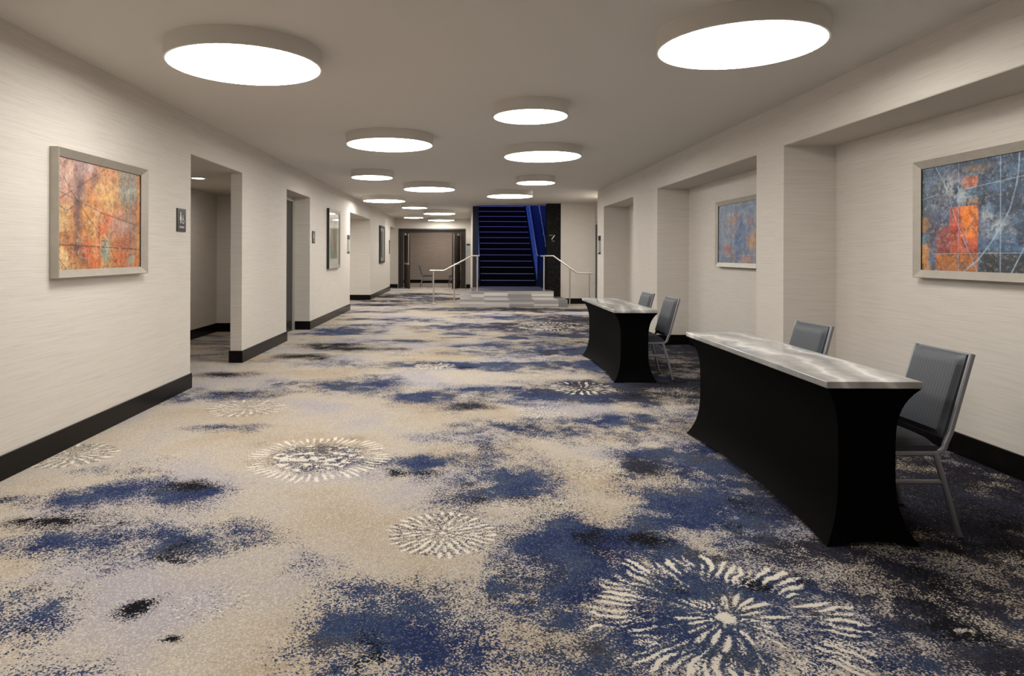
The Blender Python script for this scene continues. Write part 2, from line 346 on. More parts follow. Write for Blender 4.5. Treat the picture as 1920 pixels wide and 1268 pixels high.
nz = fbm(GX*2.4+3, GY*2.4, 77, 5, .62); nz3 = fbm(GX*7+3, GY*7, 57, 4, .65); nz4 = fbm(GX*1.1+30, GY*2.2, 67, 5, .62)
tex = (nz-.5)*1.5+(nz3-.5)*1.1
blue = np.clip(blue*(.92+tex*.95)+.03, 0, 1)
farw = sstep(6.0, 10.0, GY)
blue = np.clip(blue+farw*np.clip((nz4-.53)*3.2, 0, .6), 0, 1)
blue = np.clip(blue+.5*np.clip((nz-.56)*2.2, 0, .5), 0, .985)
blue = np.clip(sstep(-.04, 1.12, blue)*1.0, 0, .985); blue = np.maximum(blue, np.clip(deep*1.25-.1, 0, .93)*(.72+.4*sstep(.35,.55,nz)))
blue *= .70+.32*sstep(.32, .56, nz3*.6+nz*.4)
nz2 = fbm(GX*3.1+3, GY*3.1, 99, 4, .6)
dark = np.clip(dark*(.8+tex*.6)+np.clip((nz2-.62)*3.5, 0, .9)*(blue > .35), 0, 1)
petal = np.zeros_like(GX)
for fx_, fy_, R, st, kind in FLOWERS:
    dx, dy = GX-fx_, GY-fy_; sel = (dx*dx+dy*dy) < (R*1.2)**2
    if not sel.any(): continue
    r = np.sqrt(dx[sel]**2+dy[sel]**2)/R; a = np.arctan2(dy[sel], dx[sel])
    r = r+(fbm(dx[sel]*14+9, dy[sel]*14, 5, 2)-.5)*.10; a = a+(fbm(dx[sel]*7+19, dy[sel]*7, 15, 3)-.5)*(.24 if kind in ('burst', 'loose') else .10)
    p = np.zeros_like(r)
    if kind == 'burst': rings = [(.66,1.04,62,.68), (.60,.88,50,.42), (.44,.66,36,.30), (.16,.44,26,.62), (.12,.28,17,.45)]
    elif kind == 'full': rings = [(.74,1.0,34,.62), (.52,.80,30,.6), (.30,.60,22,.6), (.12,.36,13,.6)]
    elif kind == 'ring': rings = [(.72,1.02,56,.62), (.62,.86,50,.35), (.3,.62,34,.35)]
    else: rings = [(.66,1.0,24,.55), (.36,.70,18,.55), (.1,.4,11,.5)]
    for j, (r0, r1, n, w) in enumerate(rings):
        ja = fbm(np.floor(a*n/(2*PI)+j*.5)*3.3+50, np.zeros_like(a)+j, 8, 1)
        t_ = (r-r0-(ja-.5)*(.24 if kind == 'burst' else .12))/(r1-r0); ang = np.abs(((a*n/(2*PI)+j*.5) % 1)-.5)*2
        amp = .45+.75*np.clip(fbm(np.floor(a*n/(2*PI)+j*.5)*5.7+90, np.zeros_like(a)+j*3, 9, 1)*1.5-.15, 0, 1)
        p = np.maximum(p, amp*sstep(-.15, .5, w*np.sqrt(np.clip(np.sin(PI*np.clip(t_, 0, 1)), 0, 1))-ang)*(.75 if w < .5 else 1))
    if kind in ('burst', 'full'): p = np.maximum(p, sstep(.11, .06, r))
    if kind == 'ring': p = np.maximum(p, .75*sstep(.50, .64, fbm(dx[sel]*26, dy[sel]*26, 6, 2))*(r < .62))
    brk = fbm(dx[sel]*6+3, dy[sel]*6, 17, 2)
    p *= sstep(.22, .42, brk+.1) if kind != 'full' else 1
    petal[sel] = np.maximum(petal[sel], p*st)
    shade = {'full': .42, 'ring': .50*sstep(.74, .5, r)+.18, 'loose': .30, 'burst': 0}[kind]*sstep(1.02, .9, r)*st
    blue[sel] = np.maximum(blue[sel], shade*(.6+.8*fbm(dx[sel]*9, dy[sel]*9, 26, 3))); grey[sel] = np.maximum(grey[sel], .35*(shade > .05))
    if kind == 'burst': dark[sel] *= .75
far = sstep(9, 16, GY)
nx, ny = len(xs), len(ys)
co = np.zeros((nx*ny, 3), np.float32); co[:, 0] = GX.ravel(); co[:, 1] = GY.ravel()
idx = np.arange(nx*ny).reshape(ny, nx)
q = np.stack([idx[:-1,:-1], idx[:-1,1:], idx[1:,1:], idx[1:,:-1]], -1).reshape(-1, 4)
me = bpy.data.meshes.new('floor'); me.vertices.add(len(co)); me.vertices.foreach_set('co', co.ravel())
me.loops.add(q.size); me.loops.foreach_set('vertex_index', q.ravel().astype(np.int32))
me.polygons.add(len(q)); me.polygons.foreach_set('loop_start', np.arange(0, q.size, 4, dtype=np.int32))
me.update(calc_edges=True)
ca = me.color_attributes.new('pattern', 'FLOAT_COLOR', 'POINT')
colr = np.ones((nx*ny, 4), np.float32); colr[:, 0] = blue.ravel(); colr[:, 1] = dark.ravel(); colr[:, 2] = petal.ravel(); colr[:, 3] = grey.ravel()
ca.data.foreach_set('color', colr.ravel()); me.materials.append(M['carpet'])
fl = bpy.data.objects.new('floor', me); COL.objects.link(fl); fl['kind'] = 'structure'
fl['label'] = 'beige and navy mottled carpet with white flower medallions'

# ------------------------------------------------------------------ walls
YE = 27.8
# left wall: near run, pillar, bays and the lintels over the four openings
w = MB()
TL = -3.045
w.box(TL, XL, -3, 7.05, 0, HC)
w.box(TL, XL, 7.05, 8.68, HL, HC)
w.box(TL, XL, 8.68, 10.85, 0, HC)
w.box(-3.18, XL, 10.85, 12.49, HL, HC)
w.box(-3.30, XL, 12.49, 16.85, 0, HC)
w.box(-3.30, XL, 16.85, 20.5, HL, HC)
w.box(-3.30, XL, 20.5, 25.93, 0, HC)
w.box(-3.30, XL, 25.93, YE, HL, HC)
struct(w, 'wall_left', M['wall'], 'pale grasscloth wall with four openings along the left side')
# recessed doorway wall behind the second opening
w = MB(); w.box(-3.30, -3.24, 10.6, 12.49, 0, HC); w.box(-3.24, TL, 10.6, 10.85, 0, HC)
struct(w, 'wall_doorway_recess', M['wall'])
# vestibule
w = MB(); w.box(-4.6, -4.5, 5.4, 12.11, 0, HL); w.box(-4.6, -3.30, 12.11, 12.2, 0, HL); w.box(-4.6, TL, 5.3, 5.4, 0, HL)
struct(w, 'wall_vestibule', M['wall'])
w = MB(); w.box(-4.6, -3.045, 5.3, 12.2, HL, HL+.06); struct(w, 'ceiling_vestibule', M['paint'])
# side corridors behind openings three and four
w = MB()
w.box(-5.1, -3.30, 16.75, 16.85, 0, HL); w.box(-5.1, -3.30, 20.5, 20.6, 0, HL); w.box(-5.2, -5.1, 16.75, 20.6, 0, HL)
w.box(-4.6, -3.30, 25.83, 25.93, 0, HL); w.box(-4.7, -4.6, 25.83, YE, 0, HL)
struct(w, 'wall_side_corridor', M['wall'])
w = MB(); w.box(-5.2, -3.30, 16.75, 20.6, HL, HL+.06); w.box(-4.7, -3.30, 25.83, YE+.1, HL, HL+.06)
struct(w, 'ceiling_side_corridor', M['paint'])
# end wall with the double door opening
DX0, DX1, DZ = -2.76, .045, 2.475
w = MB(); w.box(-4.7, DX0, YE, YE+.12, 0, HC); w.box(DX1, .42, YE, YE+.12, 0, HC); w.box(DX0, DX1, YE, YE+.12, DZ, HC)
struct(w, 'wall_end', M['wall'])
w = MB(); w.box(.245, .42, 20.42, YE, 0, HC+.2)
struct(w, 'wall_partition', M['wall'])
# right wall
w = MB()
XB = 3.75
w.box(XR, XB, -3, 1.2, 0, HC)
w.box(XR, XB, 1.2, 6.39, HL, HC); w.box(XA, XB, 1.2, 6.39, 0, HL)
w.box(XR, XB, 6.39, 6.985, 0, HC)
w.box(XR, XB, 6.985, 10.58, HL, HC); w.box(XA, XB, 6.985, 10.58, 0, HL)
w.box(XR, XB, 10.58, 12.09, 0, HC)
w.box(XR, XB, 12.09, 14.64, HL, HC); w.box(XA+.04, XB, 12.09, 14.64, 0, HL)
w.box(XR, XB, 14.64, 15.34, 0, HC)
struct(w, 'wall_right', M['wall'], 'pale grasscloth wall with three recessed alcoves along the right side')
w = MB(); w.box(XB, 3.88, 15.2, 18.55, 0, HC); w.box(XB, 3.88, 18.55, 19.3, 2.28, HC); w.box(2.77, 3.88, 19.2, 19.32, 0, HC)
struct(w, 'wall_right_lobby', M['wall'])
w = MB(); w.box(-3.2, 3.9, -3.1, -3, 0, HC); struct(w, 'wall_front', M['wall'])
# ceiling with the stairwell cut out
w = MB(); YS = 20.15
w.box(-3.3, 3.9, -3.1, YS, HC, HC+.25); w.box(-3.3, .42, YS, YE+.1, HC, HC+.25)
struct(w, 'ceiling', M['ceil'], 'flat grey-beige painted ceiling')
# soffit lining of alcoves (painted)
w = MB()
for a, b, x in ((1.2,6.39,XA), (6.985,10.58,XA), (12.09,14.64,XA+.04)):
    w.box(XR+.002, x, a, b, HL-.006, HL-.001)
for a, b, x in ((7.05,8.68,TL), (10.85,12.49,-3.18), (16.85,20.5,-3.3), (25.93,YE,-3.3)):
    w.box(x, XL-.002, a, b, HL-.006, HL-.001)
struct(w, 'trim_1', M['paint'])

# baseboards
BH, BT = .157, .016
def bbx(w, x, s, y0, y1): w.box(min(x, x+s*BT), max(x, x+s*BT), y0, y1, .0, BH, .003)
def bby(w, y, s, x0, x1): w.box(x0, x1, min(y, y+s*BT), max(y, y+s*BT), .0, BH, .003)
w = MB()
bbx(w, XL, 1, -3, 7.05+BT); bby(w, 7.05, 1, TL, XL)
bbx(w, XL, 1, 8.68-BT, 10.85+BT); bby(w, 8.68, -1, TL-BT, XL); bbx(w, TL, -1, 8.68, 10.6)
bbx(w, XL, 1, 12.49-BT, 16.85+BT); bby(w, 12.49, -1, -3.17, XL); bby(w, 16.85, 1, -5.1, XL)
bbx(w, XL, 1, 20.5-BT, 25.93+BT); bby(w, 20.5, -1, -5.1, XL)
bby(w, YE, -1, -4.6, DX0-.02); bby(w, YE, -1, DX1+.02, .245)
bbx(w, -4.5, 1, 5.4, 12.11); bby(w, 12.11, -1, -4.5, -3.3)
struct(w, 'baseboard_left', M['base'])
w = MB()
bbx(w, XA, -1, 1.2, 6.39); bby(w, 6.39, -1, XR, XA); bbx(w, XR, -1, 6.39-BT, 6.985+BT); bby(w, 6.985, 1, XR, XA)
bbx(w, XA, -1, 6.985, 10.58); bby(w, 10.58, -1, XR, XA); bbx(w, XR, -1, 10.58-BT, 12.09+BT); bby(w, 12.09, 1, XR, XA)
bbx(w, XA+.04, -1, 12.09, 14.64); bby(w, 14.64, -1, XR, XA+.04); bbx(w, XR, -1, 14.64-BT, 15.34+BT)
bby(w, 15.34, 1, XR, XB); bbx(w, XB, -1, 15.36, 18.5); bby(w, 19.2, -1, 2.79, XB)
struct(w, 'baseboard_right', M['base'])

# door in the left recess
w = MB(); w.box(-3.24, -3.19, 10.98, 12.34, 0, 2.38, .004)
d1 = struct(w, 'door_1', M['black_door'], 'closed black door recessed in the left wall')
w = MB(); w.sweep([(-3.14,11.15,.95), (-3.14,11.15,1.25)], .02, seg=12); w.sweep([(-3.19,11.15,.98), (-3.14,11.15,.98)], .016, seg=8); w.sweep([(-3.19,11.15,1.22), (-3.14,11.15,1.22)], .016, seg=8)
w.build('pull_handle', M['steel'], d1)
w = MB(); w.box(-3.24, -3.18, 10.86, 10.97, 0, 2.475, .003); w.box(-3.24, -3.18, 12.35, 12.49, 0, 2.475, .003); w.box(-3.24, -3.18, 10.97, 12.35, 2.385, 2.475, .003)
struct(w, 'trim_2', M['frame_paint'])
# dark door at the right lobby
w = MB(); w.box(3.765, 3.81, 18.57, 19.18, 0, 2.27, .003)
d2 = struct(w, 'door_2', M['black_door'], 'dark door edge beside the right lobby wall')
w = MB(); w.box(3.75, 3.765, 18.64, 18.67, .9, 1.2, .003); w.build('push_plate', M['steel'], d2)

# ------------------------------------------------------------------ double doors at the end and the room behind
w = MB()
for x0, x1 in ((DX0, DX0+.06), (DX1-.06, DX1)): w.box(x0, x1, YE-.02, YE+.25, 0, DZ, .004)
w.box(DX0+.06, DX1-.06, YE-.02, YE+.25, DZ-.07, DZ, .004)
w.box(DX0+.06, -2.56, YE+.12, YE+.2, 0, DZ-.07, .003); w.box(-.16, DX1-.06, YE+.12, YE+.2, 0, DZ-.07, .003)
w.box(-2.56, -.16, YE+.12, YE+.2, 2.30, DZ-.07, .003)
struct(w, 'trim_3', M['wood'], 'dark brown frame around the far double doors')
def leaf(name, hx, ang, s, label):
    """door leaf hinged at hx, opened towards the corridor"""
    w = MB(); L = .92
    w.box(0, s*L, -.022, .022, .01, 2.29, .003)
    o = struct(w, name, M['wood'], label); o.location = (hx, YE+.05, 0); o.rotation_euler = (0, 0, ang)
    w = MB(); zf = s*.0
    w.box(s*.1, s*(L-.06), -.075, -.05, .98, 1.05, .006); w.box(s*.1, s*.16, -.05, -.022, .97, 1.06); w.box(s*(L-.12), s*(L-.06), -.05, -.022, .97, 1.06)
    w.build('push_bar', M['steel'], o)
    w = MB(); w.box(s*(L-.08), s*(L-.05), -.045, -.022, 1.06, 2.24, .004); w.build('vertical_rod', M['steel'], o)
    w = MB(); w.box(s*.12, s*.42, -.075, -.022, 2.18, 2.26, .008); w.build('door_closer', M['steel'], o)
    return o
leaf('door_3', -2.50, math.radians(-72), 1, 'left leaf of the dark brown double doors, standing open')
leaf('door_4', -.20, math.radians(72), -1, 'right leaf of the dark brown double doors, standing open')
w = MB()
w.box(-3.6, 1.2, 32.5, 32.6, 0, 2.75); w.box(-3.7, -3.6, YE+.12, 32.6, 0, 2.75); w.box(1.2, 1.3, YE+.12, 32.6, 0, 2.75)
struct(w, 'wall_meeting_room', M['roomwall'])
w = MB(); w.box(-3.7, 1.3, YE+.12, 32.6, 2.75, 2.82); struct(w, 'ceiling_meeting_room', M['ceil'])
w = MB(); w.box(-3.6, 1.2, 32.485, 32.5, .001, .16, .003); struct(w, 'baseboard_meeting_room', M['base'])

# ------------------------------------------------------------------ ceiling lights
def ceiling_light(x, y, dia, label, seg=72):
    t_ = thing('ceiling_light', label, 'ceiling light', (x, y, HC), 0, 'round drum ceiling lights')
    R = dia/2; dz = .12
    w = MB(); w.lathe([(R-.02,0), (R,0), (R,-dz+.003), (R-.003,-dz), (R-.014,-dz), (R-.014,-dz+.02), (R-.02,-dz+.02)], (0,0,0), seg)
    w.build('drum', M['lamp_body'], t_, smooth=True)
    w = MB(); w.lathe([(R-.0145,-dz+.004), (R-.0145,-dz-.001), (R-.02,-dz-.003)], (0,0,0), seg)
    w.build('diffuser', M['diffuser'], t_)
    return t_
LIGHTS = [(-1.58,4.79,1.08,'large round ceiling light nearest the left wall, its drum side plainly seen'),
 (1.775,4.31,1.04,'largest looking round ceiling light, at the top right above the black table'),
 (.64,6.52,.74,'small round ceiling light right of centre, next beyond the two big front ones'),
 (-.93,8.25,1.07,'large round ceiling light left of centre, first one behind the big left front one'),
 (1.07,9.2,1.07,'large round ceiling light right of centre, just below the small oval one'),
 (-1.64,11.8,.74,'small round ceiling light on the left, next behind the large left-of-centre one'),
 (-.74,13.95,1.08,'large round ceiling light left of the stairs, right of the small left one'),
 (1.34,12.6,.74,'small round ceiling light on the right, above the stair column'),
 (1.05,15.55,1.08,'large round ceiling light directly above the top of the blue staircase'),
 (-2.06,17.07,1.08,'round ceiling light closest to the left wall, level with the third opening'),
 (-1.47,19.55,.76,'small round ceiling light on the left, fourth from the end doors'),
 (-.85,22.43,1.08,'third to last large ceiling light before the end doors, left of the stairs'),
 (-1.91,24.97,.74,'last small ceiling light at the far left before the end doors'),
 (-.95,26.9,1.08,'farthest ceiling light, just in front of the double doors')]
for i, (x, y, dia, lb) in enumerate(LIGHTS): ceiling_light(x, y, dia, lb, 96 if i < 2 else 56)
ceiling_light(-1.7, 1.35, 1.08, 'round ceiling light over the near end of the left wall, before the first in view')
# vestibule downlight
t_ = thing('downlight', 'small white recessed downlight inside the first opening on the left', 'downlight', (-3.72, 9.3, HL))
w = MB(); w.lathe([(.085,-.0005), (.115,-.0005), (.115,-.009), (.085,-.012)], (0,0,0), 32); w.build('trim_ring', M['white'], t_, smooth=True)
w = MB(); w.lathe([(.084,-.002), (.084,-.013), (.08,-.0135)], (0,0,0), 32); w.build('lens', M['down'], t_)

# ------------------------------------------------------------------ tables
def stretch_table(x0, x1, y0, y1, lab_top, lab_cover):
    cx, cy = (x0+x1)/2, (y0+y1)/2; hx, hy = (x1-x0)/2, (y1-y0)/2
    t_ = thing('seminar_table', lab_top, 'table', (cx, cy, 0), 0, 'narrow seminar tables')
    w = MB(); w.box(-hx, hx, -hy, hy, .777, .812, .006); w.build('marble_tabletop', M['marble'], t_, smooth=True)
    for sy in (-1, 1):
        px, py = -.12, sy*(hy-.13)
        w = MB(); w.sweep([(px, py, .775), (px, py, .03)], .028, seg=12, up=(0,1,0)); l_ = w.build('leg', M['chair_metal'], t_)
        w = MB(); w.box(px-.06, px+.24, py-.014, py+.014, .002, .03, .004); w.build('foot_bar', M['chair_metal'], l_)
    # cover: lofted, pulled in between the table edge and the four feet
    w = MB(); NZ = 28; ex, ey = hx-.006, hy-.006; NS = 26
    rings = []
    for k in range(NZ+1):
        tt = k/NZ
        a = abs(2*tt-1); ins = .085*(1-a**4.2)
        if tt < .5: ins = .085*(1-a**3.2)
        ring = []
        cs = [(-1,-1), (1,-1), (1,1), (-1,1)]
        for c in range(4):
            (ax, ay), (bx, by) = cs[c], cs[(c+1) % 4]
            for j in range(NS):
                u = j/NS; sx, sy = ax+(bx-ax)*u, ay+(by-ay)*u
                bowl = 1-(2*u-1)**2                              # 0 at corners, 1 mid-side
                slack = (.030 if c % 2 else .006)*bowl*(1-tt)**.5*(1 if tt < 1 else 0)
                X = sx*(ex-ins*1.02); Y = sy*(ey-ins*.70)
                if c % 2: X -= math.copysign(slack, sx)
                else: Y -= math.copysign(slack, sy)
                z = .004+tt*(.774-.004)+(1-tt)**6*(.035 if c % 2 else .02)*bowl**1.0
                ring.append(w.bm.verts.new((X, Y, z)))
        rings.append(ring)
    n = len(rings[0])
    for r0, r1 in zip(rings, rings[1:]):
        for i in range(n):
            if i//NS == 1 and 1 <= i % NS <= NS-2: continue          # open at the seated side
            w.bm.faces.new((r0[i], r0[(i+1) % n], r1[(i+1) % n], r1[i]))
    w.bm.faces.new(rings[-1])
    me_o = w.build('stretch_table_cover', M['spandex'], None, smooth=True); me_o.location = (cx, cy, 0)
    tag(me_o, lab_cover, 'table cover', 'black stretch table covers')
    return t_
stretch_table(1.772, 2.243, 3.255, 5.33, 'nearer narrow table, grey marble top, in front of the big blue painting', 'black stretch fabric cover hanging from the nearer marble-topped table')
stretch_table(1.66, 2.155, 7.40, 9.42, 'farther narrow table with a grey marble top, beside the right-hand wall piers', 'black stretch fabric cover hanging from the farther marble-topped table')

# ------------------------------------------------------------------ chairs
def arc(c, r, a0, a1, n, y):                         # arc in the xz plane
    return [(c[0]+r*math.cos(a0+(a1-a0)*i/n), y, c[1]+r*math.sin(a0+(a1-a0)*i/n)) for i in range(n+1)]
def make_chair(label, group):
    """stacking banquet chair facing -X; origin on the floor under the seat"""
    t_ = thing('banquet_chair', label, 'chair', (0,0,0), 0, group)
    HW = .205; lean = .30
    # seat pad
    bm = bmesh.new(); nx_, ny_ = 14, 14
    def P(u, v, top):
        X = -.225+u*.43; Y = (-HW+.0)+v*2*HW
        ed = min(1, (1-abs(2*u-1))*6)*min(1, (1-abs(2*v-1))*6)
        z = (.465+.038*math.sqrt(max(0, ed))*(1-.25*(2*v-1)**2) - .018*max(0, (.2-u)/.2)**2) if top else .438
        return Vector((X, Y, z))
    g = [[bm.verts.new(P(i/nx_, j/ny_, True)) for j in range(ny_+1)] for i in range(nx_+1)]
    h = [[bm.verts.new(P(i/nx_, j/ny_, False)) for j in range(ny_+1)] for i in range(nx_+1)]
    for G in (g, h):
        for i in range(nx_):
            for j in range(ny_): bm.faces.new((G[i][j], G[i+1][j], G[i+1][j+1], G[i][j+1]))
    for i in range(nx_):
        bm.faces.new((g[i][0], g[i+1][0], h[i+1][0], h[i][0])); bm.faces.new((g[i][ny_], g[i+1][ny_], h[i+1][ny_], h[i][ny_]))
    for j in range(ny_):
        bm.faces.new((g[0][j], g[0][j+1], h[0][j+1], h[0][j])); bm.faces.new((g[nx_][j], g[nx_][j+1], h[nx_][j+1], h[nx_][j]))
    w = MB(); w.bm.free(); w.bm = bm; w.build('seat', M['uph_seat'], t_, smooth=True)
    # back pad : leaning slab with puffed front
    bm = bmesh.new(); nu, nv = 16, 14
    def B(u, v, front):                             # u across, v up
        z = .508+v*.415; x = .238+(z-.45)*lean
        ed = math.sqrt(max(0, min(1, (1-abs(2*u-1))*7)*min(1, (1-abs(2*v-1))*7)))
        x += (-.014-.024*ed) if front else .010
        return Vector((x, (-.188)+u*.376, z+(0 if front else .004)))
    g = [[bm.verts.new(B(i/nu, j/nv, True)) for j in range(nv+1)] for i in range(nu+1)]
    h = [[bm.verts.new(B(i/nu, j/nv, False)) for j in range(nv+1)] for i in range(nu+1)]
    for G in (g, h):
        for i in range(nu):
            for j in range(nv): bm.faces.new((G[i][j], G[i+1][j], G[i+1][j+1], G[i][j+1]))
    for i in range(nu):
        bm.faces.new((g[i][0], g[i+1][0], h[i+1][0], h[i][0])); bm.faces.new((g[i][nv], g[i+1][nv], h[i+1][nv], h[i][nv]))
    for j in range(nv):
        bm.faces.new((g[0][j], g[0][j+1], h[0][j+1], h[0][j])); bm.faces.new((g[nu][j], g[nu][j+1], h[nu][j+1], h[nu][j]))
    w = MB(); w.bm.free(); w.bm = bm; w.build('backrest', M['uph'], t_, smooth=True)
    # back frame: a tube each side, curved at the seat and joined across the top
    w = MB()
    for s in (-1, 1):
        y = s*.205
        pts = [(.16, y, .425), (.195, y, .427)]+arc((.195, .477), .05, -PI/2+.15, -.05, 6, y)[1:]+[(.25+.02, y, .53), (.238+(.93-.45)*lean, y, .93)]
        w.sweep(pts, .022, .026)
    w.sweep([(.385, -.205, .92), (.385, .205, .92)], .018, .018)
    w.sweep([(.262, -.205, .50), (.262, .205, .50)], .014, .014)
    w.build('back_frame', M['chair_metal'], t_)
    w = MB()
    for s in (-1, 1): w.sweep([(-.215, s*.207, .427), (.20, s*.207, .427)], .022, .024)
    for x in (-.205, .17): w.sweep([(x, -.2, .425), (x, .2, .425)], .02, .02)
    w.build('seat_frame', M['chair_metal'], t_)
    for s in (-1, 1):
        w = MB(); w.sweep([(.19, s*.21, .43), (.235, s*.216, .27), (.305, s*.226, .006)], .026, .024, up=(0,1,0)); w.build('leg', M['chair_metal'], t_)
        w = MB(); w.sweep([(-.205, s*.208, .43), (-.225, s*.214, .2), (-.25, s*.222, .006)], .026, .024, up=(0,1,0)); w.build('leg', M['chair_metal'], t_)
        w = MB(); w.sweep([(-.22, s*.213, .285), (.228, s*.214, .285)], .018, .020); w.build('stretcher', M['chair_metal'], t_)
        w = MB(); w.sweep([(.11, s*.19, .42), (.20, s*.20, .36)], .014, .014); w.build('brace', M['chair_metal'], t_)
    for x, y in ((.306, .226), (-.251, .222)):
        for s in (-1, 1):
            w = MB(); w.lathe([(.013, .001), (.016, .001), (.016, .014), (.013, .016)], (x, s*y, 0), 12); w.build('glide', M['black'], t_)
    return t_
G1 = 'banquet chairs behind the marble tables'
ch = make_chair('grey-blue striped banquet chair closest to the camera, at the near end of the nearer table', G1)
ch.location = (2.195, 3.585, 0)
dup(ch, (2.175, 4.83, 0), math.radians(6), 'grey-blue banquet chair at the far end of the nearer table, only its back seen')
dup(ch, (2.045, 7.74, 0), math.radians(3), 'grey-blue banquet chair at the near end of the farther table, silver legs seen')
dup(ch, (2.03, 8.70, 0), math.radians(4), 'grey-blue banquet chair at the far end of the farther table, just its backrest top seen')
r = dup(ch, (-1.60, 28.75, 0), math.radians(180), 'chair seen side-on through the double doors, on the left in the far room')
r['group'] = 'chairs in the far room'
r = dup(ch, (-.42, 28.9, 0), math.radians(8), 'chair in the far room, half hidden by the right door leaf')
r['group'] = 'chairs in the far room'

# ------------------------------------------------------------------ framed pictures
def canvas_mesh(name, fn, width, height, m, parent, nu=230, nv=160):
    """picture plane in local x (0..width, left to right), z (0..height), facing -y"""
    u = np.linspace(0, 1, nu); v = np.linspace(0, 1, nv); U, V = np.meshgrid(u, v, indexing='xy')
    C = fn(U, V)
    co = np.zeros((nu*nv, 3), np.float32); co[:, 0] = (U*width).ravel(); co[:, 2] = ((1-V)*height).ravel()
    idx = np.arange(nu*nv).reshape(nv, nu)
    q = np.stack([idx[:-1,:-1], idx[1:,:-1], idx[1:,1:], idx[:-1,1:]], -1).reshape(-1, 4)
    me = bpy.data.meshes.new(name); me.vertices.add(len(co)); me.vertices.foreach_set('co', co.ravel())
    me.loops.add(q.size); me.loops.foreach_set('vertex_index', q.ravel().astype(np.int32))
    me.polygons.add(len(q)); me.polygons.foreach_set('loop_start', np.arange(0, q.size, 4, dtype=np.int32)); me.update(calc_edges=True)
    a = me.color_attributes.new('paint', 'FLOAT_COLOR', 'POINT'); cc = np.ones((nu*nv, 4), np.float32); cc[:, :3] = C.reshape(-1, 3)
    a.data.foreach_set('color', cc.ravel()); me.materials.append(m)
    o = bpy.data.objects.new(name, me); COL.objects.link(o); o.parent = parent; return o
def lin(c): c = np.array(c, float)/255; return np.where(c <= .04045, c/12.92, ((c+.055)/1.055)**2.4)
def blend(C, mask, col): return C*(1-mask[..., None])+lin(col)*mask[..., None]
def spot(U, V, x, y, rx, ry, p=1.0): return np.clip(p*np.exp(-((U-x)/rx)**2-((V-y)/ry)**2), 0, 1)
def line(U, V, pts, w, asp):
    m_ = np.zeros_like(U)
    for (x0, y0), (x1, y1) in zip(pts, pts[1:]):
        ax, ay, bx, by = x0*asp, y0, x1*asp, y1; L2 = (bx-ax)**2+(by-ay)**2+1e-9
        k = np.clip(((U*asp-ax)*(bx-ax)+(V-ay)*(by-ay))/L2, 0, 1)
        dd = np.hypot(U*asp-ax-k*(bx-ax), V-ay-k*(by-ay)); m_ = np.maximum(m_, sstep(w, w*.35, dd))
    return m_
def box_m(U, V, a, b, c, d, s=.02): return sstep(a-s, a+s, U)*sstep(b+s, b-s, U)*sstep(c-s, c+s, V)*sstep(d+s, d-s, V)
def grain(C, U, V, s, amt):
    k = fbm(U*22, V*16, s+40, 5, .8)-.5; st = fbm(U*70, V*5, s+50, 3, .7)-.5; h = fbm(U*3, V*60, s+60, 2)-.5
    C = C*(1+k[..., None]*np.array([1.1, 1.35, 1.5])*amt*2.2+st[..., None]*amt*.9+h[..., None]*amt*.35)
    lt = sstep(.56, .72, fbm(U*40, V*30, s+70, 4, .85)); C = C*(1-.35*lt[..., None])+.35*lt[..., None]*np.array([.55,.52,.48])
    n = fbm(U*60, V*60, s, 4, .8)+.5*(fbm(U*160, V*18, s+5, 2)-.5); return np.clip(C*(1+(n[..., None]-.5)*amt), 0, 1)
